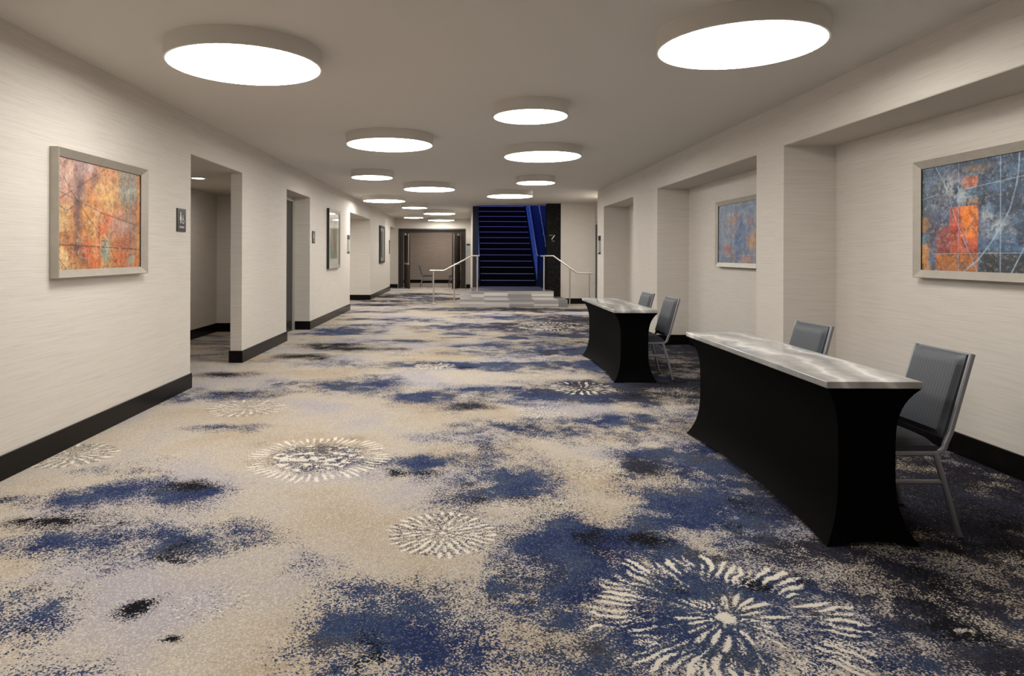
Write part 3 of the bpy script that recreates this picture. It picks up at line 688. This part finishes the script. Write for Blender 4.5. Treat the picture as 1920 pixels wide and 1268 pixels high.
def art_orange(U, V):
    Us = U+(fbm(U*7, V*5, 1, 4)-.5)*.10; Vs = V+(fbm(U*6, V*6, 2, 4)-.5)*.14
    C = np.zeros(U.shape+(3,))+lin((205,140,70))
    C = blend(C, .8*sstep(.40, .66, fbm(U*9, V*4, 3, 5, .65)), (206,118,62))
    C = blend(C, .7*sstep(.5, .7, fbm(U*7, V*5, 13, 5, .65)), (214,172,112))
    C = blend(C, spot(Us, Vs, .05, .15, .17, .25, .9), (186,152,142)); C = blend(C, spot(Us, Vs, .30, .02, .14, .10, .9), (200,168,165))
    C = blend(C, .75*box_m(Us, Vs, -.1, .13, .42, .66, .03), (216,178,118)); C = blend(C, .8*box_m(Us, Vs, -.1, .13, .66, .78, .01), (165,112,72))
    C = blend(C, .9*box_m(Us, Vs, -.1, .13, .80, 1.1, .02), (228,188,135))
    C = blend(C, .85*box_m(Us, Vs, .17, .30, -.1, .28, .03)*.6, (128,100,108))
    for x, y, rx, ry, p in ((.22,.25,.05,.16,.9),(.21,.55,.05,.22,.85),(.40,.12,.06,.10,.9),(.22,.78,.06,.05,1),(.56,.48,.04,.03,1),(.2,.38,.05,.06,.9),(.26,.9,.06,.12,.6),(.66,.37,.03,.03,.8)):
        C = blend(C, spot(Us, Vs, x, y, rx, ry, p), (84,58,66))
    C = blend(C, .85*box_m(Us, Vs, .71, .96, -.1, .35, .03), (138,142,128)); C = blend(C, .6*box_m(Us, Vs, .76, .95, .30, .80, .04), (130,118,106))
    C = blend(C, spot(Us, Vs, .83, .18, .16, .03, .6), (176,184,176))
    C = blend(C, spot(Us, Vs, .72, .58, .16, .12, .75), (186,150,146)); C = blend(C, spot(Us, Vs, .78, .74, .14, .10, .8), (178,84,52))
    for x, y in ((.42,.95),(.48,.82),(.33,.82),(.5,.62),(.57,.5),(.7,.9),(.9,.93)): C = blend(C, spot(Us, Vs, x, y, .06, .08, .85), (222,96,38))
    for x, y in ((.56,.78),(.57,.92),(.88,.90),(.52,.86)): C = blend(C, spot(Us, Vs, x, y, .045, .08, .95), (142,168,150))
    C = blend(C, spot(Us, Vs, .55, .28, .14, .12, .5), (232,186,100))
    C = blend(C, .65*sstep(.54, .70, fbm(U*40, V*30, 21, 4, .85)), (118,64,44))
    asp = 1.45
    for L in ([(0,.08),(.18,.34),(.42,.62),(.46,.68)], [(0,.385),(.25,.22),(.55,0)], [(0,.30),(.5,.46),(1,.56)], [(0,.775),(1,.81)], [(0,.42),(.10,.47),(.20,.40)], [(.60,.82),(.70,1)], [(.02,.9),(.1,1)]):
        C = blend(C, .8*line(U, V, L, .006, asp), (58,36,34))
    for x in (.175, .46, .73): C = blend(C, .55*line(U, V, [(x,0),(x,1)], .004, asp), (92,52,40))
    for cx, cy, rr in ((.36,.62,.05), (.09,.46,.03), (.68,.46,.035), (.5,.75,.035)):
        sp_ = [(cx+rr*(1-k/26)*math.cos(k*.42)/asp*1.1, cy+rr*(1-k/26)*1.4*math.sin(k*.42)) for k in range(20)]
        C = blend(C, .7*line(U, V, sp_, .005, asp), (60,44,44))
    C = blend(C, .8*line(U, V, [(.97,.0),(.975,.6),(.95,1)], .012, asp), (222,150,92))
    return grain(C, U, V, 31, .5)*.86
def art_blue(U, V):
    Us = U+(fbm(U*7, V*5, 101, 4)-.5)*.08; Vs = V+(fbm(U*6, V*6, 102, 4)-.5)*.12
    C = np.zeros(U.shape+(3,))+lin((74,98,128))
    C = blend(C, .8*sstep(.42, .66, fbm(U*8, V*6, 103, 5, .65)), (46,60,82)); C = blend(C, .7*sstep(.48, .7, fbm(U*9, V*8, 113, 5, .65)), (98,134,172))
    C = blend(C, spot(Us, Vs, .14, .55, .12, .28, .6), (92,80,98)); C = blend(C, spot(Us, Vs, .0, .3, .1, .3, .6), (96,108,112))
    C = blend(C, box_m(U, Vs, .47, 1.2, .83, 1.1, .03)*.85, (52,52,50)); C = blend(C, .35*box_m(U, Vs, .64, 1.2, -.1, .5, .03), (34,44,54))
    C = blend(C, .9*box_m(U, Vs, .24, .465, .40, .92, .006)*sstep(.16, .3, Us), (214,92,42))
    C = blend(C, box_m(U, Vs, .33, .465, .40, .68, .006)*sstep(.28, .36, Us), (246,136,30))
    C = blend(C, .8*box_m(Us, Vs, .15, .30, .60, .95, .04), (168,76,56)); C = blend(C, .85*box_m(U, Vs, .12, .465, .85, 1.1, .006), (188,116,52))
    C = blend(C, .8*box_m(Us, Vs, -.1, .08, .74, 1.1, .03), (222,150,62)); C = blend(C, .8*box_m(Us, Vs, -.1, .05, .5, .64, .02), (180,128,66))
    C = blend(C, .9*box_m(U, Vs, .34, .465, .15, .24, .006), (206,100,44)); C = blend(C, .85*box_m(U, Vs, .36, .465, .325, .375, .006), (186,138,60))
    C = blend(C, spot(Us, Vs, .45, .07, .09, .04, .8), (158,128,78)); C = blend(C, spot(Us, Vs, .28, .13, .06, .05, .7), (122,84,84))
    C = blend(C, spot(Us, Vs, .40, .55, .05, .12, .6), (250,120,40)); C = blend(C, spot(Us, Vs, .30, .62, .04, .06, .7), (226,70,50))
    for x, y, rx, ry, p in ((.24,.22,.10,.09,1),(.32,.31,.09,.07,1),(.27,.27,.07,.06,1),(.18,.18,.04,.05,.6),(.12,.38,.05,.04,.5),(.60,.60,.10,.09,.95),(.53,.48,.04,.05,.5),(.7,.66,.05,.04,.4),(.43,.13,.06,.03,.5)):
        C = blend(C, spot(Us, Vs, x, y, rx, ry, p)*sstep(.30, .58, fbm(U*24, V*18, 131, 4, .8)), (172,184,192))
    C = blend(C, spot(Us, Vs, .02, .72, .04, .05, .8), (120,152,168))
    C = blend(C, .55*sstep(.54, .68, fbm(U*34, V*26, 121, 3, .7)), (38,44,56)); asp = 1.45
    for L, w_ in (([(.315,0),(.315,1)],.004),([(.625,0),(.625,1)],.006),([(.10,.84),(1,.83)],.005),([(.12,0),(.20,.18),(.30,.55),(.46,1)],.006),([(0,.30),(.14,.27)],.004),
              ([(.32,.26),(.45,.24),(.8,.20),(1,.17)],.006),([(.75,0),(.745,.15),(.73,.27),(.69,.46),(.62,.63),(.54,.78),(.46,.90),(.36,1)],.010),([(1,.45),(.8,.74),(.70,1)],.009),([(.20,.5),(.23,.44)],.004)):
        C = blend(C, .75*line(U, V, L, w_, asp), (160,188,214))
    sp_ = [(.53+.035*(1-k/40)*math.cos(k*.3), .5+.06*(1-k/40)*math.sin(k*.3)) for k in range(30)]
    C = blend(C, .5*line(U, V, sp_, .005, asp), (206,160,120))
    for x in (.385, .41, .435):
        sp_ = [(x+.012*math.cos(k*.5), .62-(x-.385)*.8+.02*math.sin(k*.5)) for k in range(12)]
        C = blend(C, .6*line(U, V, sp_, .004, asp), (196,150,150))
    return grain(C, U, V, 141, .5)*.92
def art_mist(U, V):
    Us = U+(fbm(U*7, V*5, 201, 4)-.5)*.12; Vs = V+(fbm(U*6, V*6, 202, 4)-.5)*.14
    C = np.zeros(U.shape+(3,))+lin((112,136,166))
    C = blend(C, .8*sstep(.42, .64, fbm(U*8, V*6, 203, 5, .65)), (78,108,150)); C = blend(C, .6*sstep(.5, .66, fbm(U*7, V*6, 213, 5, .65)), (142,150,162))
    C = blend(C, spot(Us, Vs, .06, .4, .12, .5, .6), (140,150,172)); C = blend(C, spot(Us, Vs, .5, .08, .25, .08, .7), (62,98,140))
    for x, y, rx, ry, c in ((.38,.30,.10,.08,(196,142,78)),(.52,.22,.07,.05,(176,96,70)),(.26,.76,.10,.10,(172,98,80)),(.90,.62,.10,.14,(204,146,84)),(.85,.3,.08,.07,(150,110,120)),(.42,.5,.05,.08,(158,118,120)),(.75,.92,.15,.06,(196,128,78)),(.4,.92,.12,.05,(150,120,100)),(.7,.04,.05,.05,(128,90,100))):
        C = blend(C, spot(Us, Vs, x, y, rx, ry, .9), c)
    for x, y, rx, ry in ((.55,.62,.08,.12),(.52,.9,.05,.1),(.60,.35,.05,.1)): C = blend(C, spot(Us, Vs, x, y, rx, ry, .8), (50,90,150))
    asp = 1.45
    for L in ([(.3,.18),(.95,.08)], [(.4,.55),(.62,.28)], [(0,.85),(.5,.5)], [(.55,.65),(.9,.3)], [(.2,.9),(1,.86)], [(.78,0),(.75,1)], [(.3,0),(.32,1)]):
        C = blend(C, .55*line(U, V, L, .006, asp), (176,190,204))
    return grain(C, U, V, 241, .5)*.9
def art_sepia(U, V):
    C = np.zeros(U.shape+(3,))+lin((214,214,206))
    inner = box_m(U, V, .10, .84, .10, .88, .004)
    P = np.zeros(U.shape+(3,))+lin((142,146,120))
    P = blend(P, sstep(.4, .6, fbm(U*6, V*6, 301, 4)), (176,172,146)); Us = U+(fbm(U*8, V*8, 302, 3)-.5)*.06
    P = blend(P, spot(Us, V, .5, .35, .14, .10, .9), (120,100,60)); P = blend(P, spot(Us, V, .50, .62, .10, .30, .9), (118,92,62)); P = blend(P, spot(Us, V, .62, .55, .06, .35, .8), (84,66,50))
    P = blend(P, spot(Us, V, .2, .8, .15, .2, .8), (112,160,150))
    C = C*(1-inner[..., None])+P*inner[..., None]
    return grain(C, U, V, 331, .2)
def art_pale(U, V):
    C = np.zeros(U.shape+(3,))+lin((218,220,224)); inner = box_m(U, V, .10, .55, .10, .90, .004)
    P = np.zeros(U.shape+(3,))+lin((112,110,100)); P = blend(P, sstep(.4, .6, fbm(U*6, V*6, 401, 4)), (150,150,140)); P = blend(P, spot(U, V, .3, .5, .1, .3, .9), (60,52,46))
    C = C*(1-inner[..., None])+P*inner[..., None]
    return grain(C, U, V, 431, .2)
def picture(label, loc, rz, W, Hh, depth, fw, fn, m=None, side=None, bev=.012, group=None, face=None, res=(230,160)):
    """local: x left->right seen from the front, y=0 back (wall), front towards -y"""
    t_ = thing('framed_picture', label, 'picture', loc, rz, group)
    w = MB(); o_ = [(0,0), (W,0), (W,Hh), (0,Hh)]; q_ = [(fw,fw), (W-fw,fw), (W-fw,Hh-fw), (fw,Hh-fw)]; e_ = .004
    oi = [(e_,e_), (W-e_,e_), (W-e_,Hh-e_), (e_,Hh-e_)]
    layers = [(o_, -.001), (o_, -depth+e_), (oi, -depth), (q_, -depth+bev), (q_, -depth+bev+.012)]
    rr = [[w.bm.verts.new((x, y, z)) for x, z in L] for L, y in layers]
    for k, (a, b) in enumerate(zip(rr, rr[1:])):
        for i in range(4):
            f = w.bm.faces.new((a[i], a[(i+1) % 4], b[(i+1) % 4], b[i])); f.material_index = 1 if (side and k == 0) or k == 3 else 0
    w.bm.faces.new(rr[0][::-1])
    w.build('frame', [face or M['silver'], side or M['frame_black']], t_)
    c = canvas_mesh('canvas', fn, W-2*fw, Hh-2*fw, m or M['canvas'], t_, *res); c.location = (fw, -depth+bev+.010, fw)
    return t_
# left wall pictures: local +x maps to world +y  (rz=+90deg), front faces +x
picture('silver framed abstract painting in orange and ochre, on the left wall by the first opening', (XL, 4.65, 1.247), PI/2, 1.32, .925, .068, .058, art_orange, bev=.040, res=(360,260))
picture('silver framed print with black sides on the left wall between second and third openings', (XL, 14.0, 1.10), PI/2, 1.24, 1.28, .062, .075, art_sepia, M['print'], M['frame_black'], res=(120,120))
picture('framed print with wide white mat, on the left wall beyond the third opening', (XL, 22.55, 1.10), PI/2, 1.2, 1.28, .062, .075, art_pale, M['print'], M['frame_black'], face=M['darkpanel'], res=(100,100))
# right alcoves: local +x maps to world -y (rz=-90deg), front faces -x
picture('large silver framed blue and orange abstract painting in the nearest right alcove', (XA, 5.20, 1.258), -PI/2, 1.32, .895, .068, .060, art_blue, bev=.026, res=(420,300))
picture('silver framed pale blue abstract painting in the second right alcove', (XA, 9.30, 1.263), -PI/2, 1.32, .895, .068, .060, art_mist, bev=.02, res=(200,150))

# ------------------------------------------------------------------ signs
def person_icon(w, x, z, s, dress):
    def disc(cx, cz, r, n=16): w.face([(cx+r*math.cos(2*PI*i/n), 0, cz+r*math.sin(2*PI*i/n)) for i in range(n)])
    disc(x, z+s*.90, s*.09)
    if dress:
        w.face([(x-.07*s,0,z+.78*s), (x+.07*s,0,z+.78*s), (x+.20*s,0,z+.30*s), (x-.20*s,0,z+.30*s)])
        w.face([(x-.09*s,0,z+.30*s), (x-.02*s,0,z+.30*s), (x-.02*s,0,z), (x-.09*s,0,z)]); w.face([(x+.02*s,0,z+.30*s), (x+.09*s,0,z+.30*s), (x+.09*s,0,z), (x+.02*s,0,z)])
    else:
        w.face([(x-.13*s,0,z+.78*s), (x+.13*s,0,z+.78*s), (x+.13*s,0,z+.40*s), (x-.13*s,0,z+.40*s)])
        w.face([(x-.12*s,0,z+.40*s), (x-.01*s,0,z+.40*s), (x-.02*s,0,z), (x-.10*s,0,z)]); w.face([(x+.01*s,0,z+.40*s), (x+.12*s,0,z+.40*s), (x+.10*s,0,z), (x+.02*s,0,z)])
def wheelchair_icon(w, x, z, s):
    def bar(a, b, t_):
        d_ = Vector((b[0]-a[0], b[1]-a[1])).normalized(); n_ = Vector((-d_.y, d_.x))*t_/2
        w.face([(a[0]+n_.x,0,a[1]+n_.y), (b[0]+n_.x,0,b[1]+n_.y), (b[0]-n_.x,0,b[1]-n_.y), (a[0]-n_.x,0,a[1]-n_.y)])
    n = 14; r = .26*s
    pts = [(x+r*math.cos(a), z+.26*s+r*math.sin(a)) for a in [math.radians(110+i*250/n) for i in range(n+1)]]
    for a, b in zip(pts, pts[1:]): bar(a, b, .08*s)
    w.face([(x-.03*s+.08*s*math.cos(2*PI*i/12), 0, z+.92*s+.08*s*math.sin(2*PI*i/12)) for i in range(12)])
    bar((x-.03*s, z+.82*s), (x, z+.42*s), .10*s); bar((x, z+.45*s), (x+.22*s, z+.43*s), .08*s); bar((x+.21*s, z+.45*s), (x+.32*s, z+.12*s), .08*s); bar((x-.02*s, z+.66*s), (x+.18*s, z+.64*s), .07*s)
def restroom_sign(label, loc, word, dress):
    t_ = thing('restroom_sign', label, 'sign', loc, PI/2)
    w = MB(); w.box(0, .205, -.012, 0, 0, .235, .002); w.build('plate', M['sign_dark'], t_)
    w = MB(); person_icon(w, .075, .085, .115, dress); wheelchair_icon(w, .13, .085, .085); o = w.build('pictogram', M['white'], t_); o.location = (0, -.0135, 0)
    text_obj(word, .030, M['white'], t_, (.1025, -.0125, .045), (PI/2, 0, 0))
    return t_
restroom_sign('dark restroom sign with white woman and wheelchair pictograms, by the first left opening', (XL, 6.70, 1.645), 'WOMEN', True)
restroom_sign('small dark restroom sign with white pictograms, just past the black door recess', (XL, 12.66, 1.62), 'MEN', False)
def room_sign(label, loc, rz, W, Hh, head=.06, foot=True, colour='sign_grey'):
    t_ = thing('room_sign', label, 'sign', loc, rz)
    w = MB(); w.box(0, W, -.010, 0, 0, Hh, .002); w.build('plate', M[colour], t_)
    w = MB(); w.box(.004, W-.004, -.016, -.010, Hh-head-.12*Hh, Hh-.005, .001)
    w.build('header', M['sign_dark'], t_)
    if foot:
        w = MB(); w.box(.004, W-.004, -.016, -.010, .005, .04, .001); w.build('footer', M['sign_dark'], t_)
    return t_
room_sign('tall narrow grey sign with dark header beside the third left opening', (XL, 16.45, 1.43), PI/2, .28, .46)
room_sign('bronze coloured sign on the left wall just before the last opening', (XL, 25.55, 1.42), PI/2, .28, .52, .01, False, 'brown')
s_ = room_sign('glass-fronted room sign with dark lettered header, right of the far double doors', (.08, YE, 1.45), 0, .155, .40, .03, False, 'sign_clear')
room_sign('tall narrow room sign with dark header on the right wall pier before the lobby', (XR, 15.18, 1.43), -PI/2, .24, .42)
# silver directional mark on the dark column
t_ = thing('emblem_sign', 'small silver slanted-stroke emblem on the dark patterned column', 'sign', (2.53, 19.2, 1.80))
w = MB(); w.prism([(-.035,.05), (-.010,.05), (.075,.175), (.050,.175)], 'y', -.02, -.001); w.build('slanted_bar', M['steel'], t_)
w = MB(); w.box(-.10, .0, -.012, -.001, .165, .178); w.build('thin_line', M['chair_metal'], t_)
w = MB(); w.box(-.01, .06, -.012, -.001, .0, .012); w.build('thin_line', M['chair_metal'], t_)

# ------------------------------------------------------------------ stone steps, column, staircase
st = thing('platform_steps', 'two low grey striped stone steps in front of the blue staircase', 'steps', (1.3, 17.84, 0))
def under(o, root): o.parent = root; o.location = tuple(Vector(o.location)-Vector(root.location)); return o
w = MB(); w.prism([(-.12,17.84), (2.765,17.84), (2.765,19.17), (.185,19.17), (.185,20.38), (-.12,20.38)], 'z', .001, .205); under(w.build('step', [M['stone']]), st)
w = MB(); w.prism([(.19,18.45), (2.47,18.45), (2.47,19.19), (2.365,19.19), (2.365,21.06), (.43,21.06), (.43,20.38), (.19,20.38)], 'z', .206, .40); under(w.build('step', [M['stone']]), st)
w = MB(); w.prism([(.20,18.47), (2.455,18.47), (2.455,19.18), (2.36,19.18), (2.36,21.05), (.435,21.05), (.435,20.37), (.20,20.37)], 'z', .4005, .404); under(w.build('landing_top', [M['tread']]), st)
w = MB(); w.box(2.37, 2.77, 19.2, 19.5, 0, HC); struct(w, 'wall_column', M['column'], 'dark patterned column right of the blue staircase')
w = MB(); w.box(.246, .425, 20.40, 20.42, .405, HC, .002); struct(w, 'trim_4', M['darkpanel'])
w = MB(); w.box(.262, .418, 20.385, 20.40, 1.42, HC-.002, .002); struct(w, 'trim_5', M['navy'])

RISE, RUN, SY = .2, .29, 21.07
N = 18
sx0, sx1 = .47, 2.27
stc = thing('staircase', 'dark staircase with glowing blue step edges rising at the end', 'staircase', ((sx0+sx1)/2, SY, .4))
for k in range(N):
    y = SY+RUN*k; z1 = .4+RISE*(k+1)
    w = MB(); w.box(sx0, sx1, y, y+RUN+(0 if k < N-1 else 1.5), z1-RISE-(.0 if k == 0 else .12)+.001, z1); s1 = under(w.build('step', M['stair']), stc)
    w = MB(); w.box(sx0+.05, sx1-.04, y-.006, y+.035, z1-.014, z1+.003, .001); o = w.build('nosing_strip', M['nosing']); o.parent = s1; o.location = (0, 0, 0)
slope = RISE/RUN
def zs(y): return .4+(y-SY)*slope
for x0, x1 in ((.425, .47), (2.27, 2.32)):
    w = MB(); w.prism([(SY-.05,.405), (SY-.05,.62), (26.2,zs(26.2)+.22), (26.2,zs(26.2)-.2), (SY+.2,.405)], 'x', x0, x1); under(w.build('stringer', M['navy']), stc)
for i, x in enumerate((.452, 2.29)):
    w = MB(); w.prism([(SY-.02,.62), (SY-.02,1.34), (25.6,zs(25.6)+.92), (25.6,zs(25.6)+.24)], 'x', x-.006, x+.006); under(w.build('glass_panel', M['glass']), stc)
    w = MB(); w.sweep([(x, SY-.30, 1.385), (x, SY-.05, 1.385), (x, 25.6, zs(25.6)+.96)], .045, seg=12); under(w.build('handrail', M['steel']), stc)
# wall rail beyond the glass on the right and the sloping side deck
w = MB(); w.sweep([(2.60, SY+.1, 1.60), (2.60, 25.6, 1.60+(25.6-SY-.1)*.72)], .04, seg=10); under(w.build('handrail', M['steel']), stc)
for k in range(6):
    y = SY+.4+k*.55; w = MB(); z = 1.60+(y-SY-.1)*.72-.14
    w.sweep([(2.60, y, z+.13), (2.60, y, z), (2.66, y, z-.02)], .018, seg=8); under(w.build('rail_bracket', M['steel']), stc)
w = MB(); w.prism([(SY-.02,.405), (SY-.02,.9), (26.2,zs(26.2)+.6), (26.2,zs(26.2)), (SY+.5,.405)], 'x', 2.325, 2.655); under(w.build('side_deck', M['navy']), stc)
w = MB(); w.box(.30, .42, YE+.12, YE+.2, 0, 1); w.bm.free()
w = MB(); w.box(2.66, 2.78, 19.5, YS, 0, HC); w.box(2.66, 2.78, YS, 29, 0, 6.5); struct(w, 'wall_stair_right', M['navy'])
w = MB(); w.box(.30, .42, 20.42, 29, HC+.25, 6.5); w.box(.30, 2.78, 29, 29.1, 0, 6.5); w.box(.30, 2.78, YS+.01, YS+.12, HC+.25, 6.5); struct(w, 'wall_stair_rear', M['navy'])
w = MB(); w.box(2.48, 2.655, 19.52, 21.04, .001, .42)
struct(w, 'trim_6', M['navy'])
w = MB(); w.box(.30, 2.78, YS, 29.1, 6.5, 6.6); struct(w, 'ceiling_stairwell', M['navy'])

# ------------------------------------------------------------------ guard rails
def guard(label, pts, posts, rail_y):
    x0 = pts[0][0]; t_ = thing('guard_rail', label, 'railing', (posts[0][0], posts[0][1], 0))
    w = MB(); w.sweep(pts, .042, seg=14); under(w.build('top_rail', M['steel'], smooth=True), t_)
    for x, y, z0, z1 in posts:
        w = MB(); w.sweep([(x, y, z0+.001), (x, y, z1)], .040, seg=14, up=(0,1,0)); p_ = under(w.build('post', M['steel'], smooth=True), t_)
        w = MB(); w.lathe([(.03,.0), (.06,.0), (.06,.008), (.024,.014)], (x, y, z0+.002), 20); f_ = w.build('base_plate', M['steel']); f_.parent = p_; f_.location = tuple(-Vector(t_.location))
        p_loc = Vector(p_.location); f_.location = (0, 0, 0)
    return t_
guard('brushed steel handrail stepping down to the floor on the left of the steps', [(-.99,19.12,.945), (-.585,19.02,.945), (.21,18.72,1.375), (.42,18.62,1.375)],
      [(-.885,19.1,0,.93), (-.29,18.92,0,1.09), (.36,18.62,.404,1.36)], 18.7)
guard('brushed steel handrail stepping down to the floor on the right, before the pale wall', [(2.12,18.7,1.378), (2.49,18.7,1.378), (3.16,18.7,.90), (3.60,18.7,.90)],
      [(2.23,18.7,.404,1.36), (2.955,18.7,0,1.03), (3.50,18.7,0,.885)], 18.7)

# ------------------------------------------------------------------ lights, world, camera
def area(name, loc, rot, sx, sy, power, col):
    l = bpy.data.lights.new(name, 'AREA'); l.shape = 'RECTANGLE'; l.size = sx; l.size_y = sy; l.energy = power; l.color = col
    o = bpy.data.objects.new(name, l); COL.objects.link(o); o.location = loc; o.rotation_euler = rot; return o
area('stairwell_blue_light', (1.35, 20.9, 5.6), (math.radians(22), 0, 0), 1.6, .5, 120, (.26,.34,1))
area('stairwell_blue_light', (1.35, 26.0, 6.2), (math.radians(20), 0, 0), 1.6, 1.6, 60, (.12,.16,1))
area('meeting_room_light', (-1.0, 30.9, 2.7), (math.radians(18), math.radians(0), 0), 1.2, .8, 38, (1,.86,.74))
area('vestibule_light', (-3.75, 10.2, 2.42), (0, 0, 0), .3, .3, 9, (1,.9,.8))
area('side_corridor_light', (-4.0, 18.6, 2.42), (0, 0, 0), .5, .5, 26, (1,.93,.82))
area('lobby_fill', (3.60, 16.6, 2.86), (0, math.radians(12), 0), .2, 1.2, 42, (1,.95,.86))  # added lamp, unseen behind the pier, brightens the pale lobby wall
area('side_corridor_light', (-3.8, 26.8, 2.42), (0, 0, 0), .3, .3, 8, (1,.93,.82))
wd = bpy.data.worlds.new('World'); sc.world = wd; wd.use_nodes = True
wd.node_tree.nodes['Background'].inputs[0].default_value = (.05,.05,.06,1); wd.node_tree.nodes['Background'].inputs[1].default_value = .3
cam = bpy.data.cameras.new('camera'); co_ = bpy.data.objects.new('camera', cam); COL.objects.link(co_)
cam.sensor_width = 36; cam.lens = 1250/1920*36; cam.shift_x = (960-871)/1920; cam.shift_y = -(634-476)/1920
cam.clip_end = 200; cam.clip_start = .05
co_.matrix_world = Matrix.Translation((0, 0, H)) @ Matrix.Rotation(PI/2, 4, 'X') @ Matrix.Rotation(math.radians(.2), 4, 'Z')
sc.camera = co_
sc.view_settings.view_transform = 'Standard'; sc.view_settings.look = 'None'
sc.view_settings.exposure = .1; sc.view_settings.gamma = 1.03
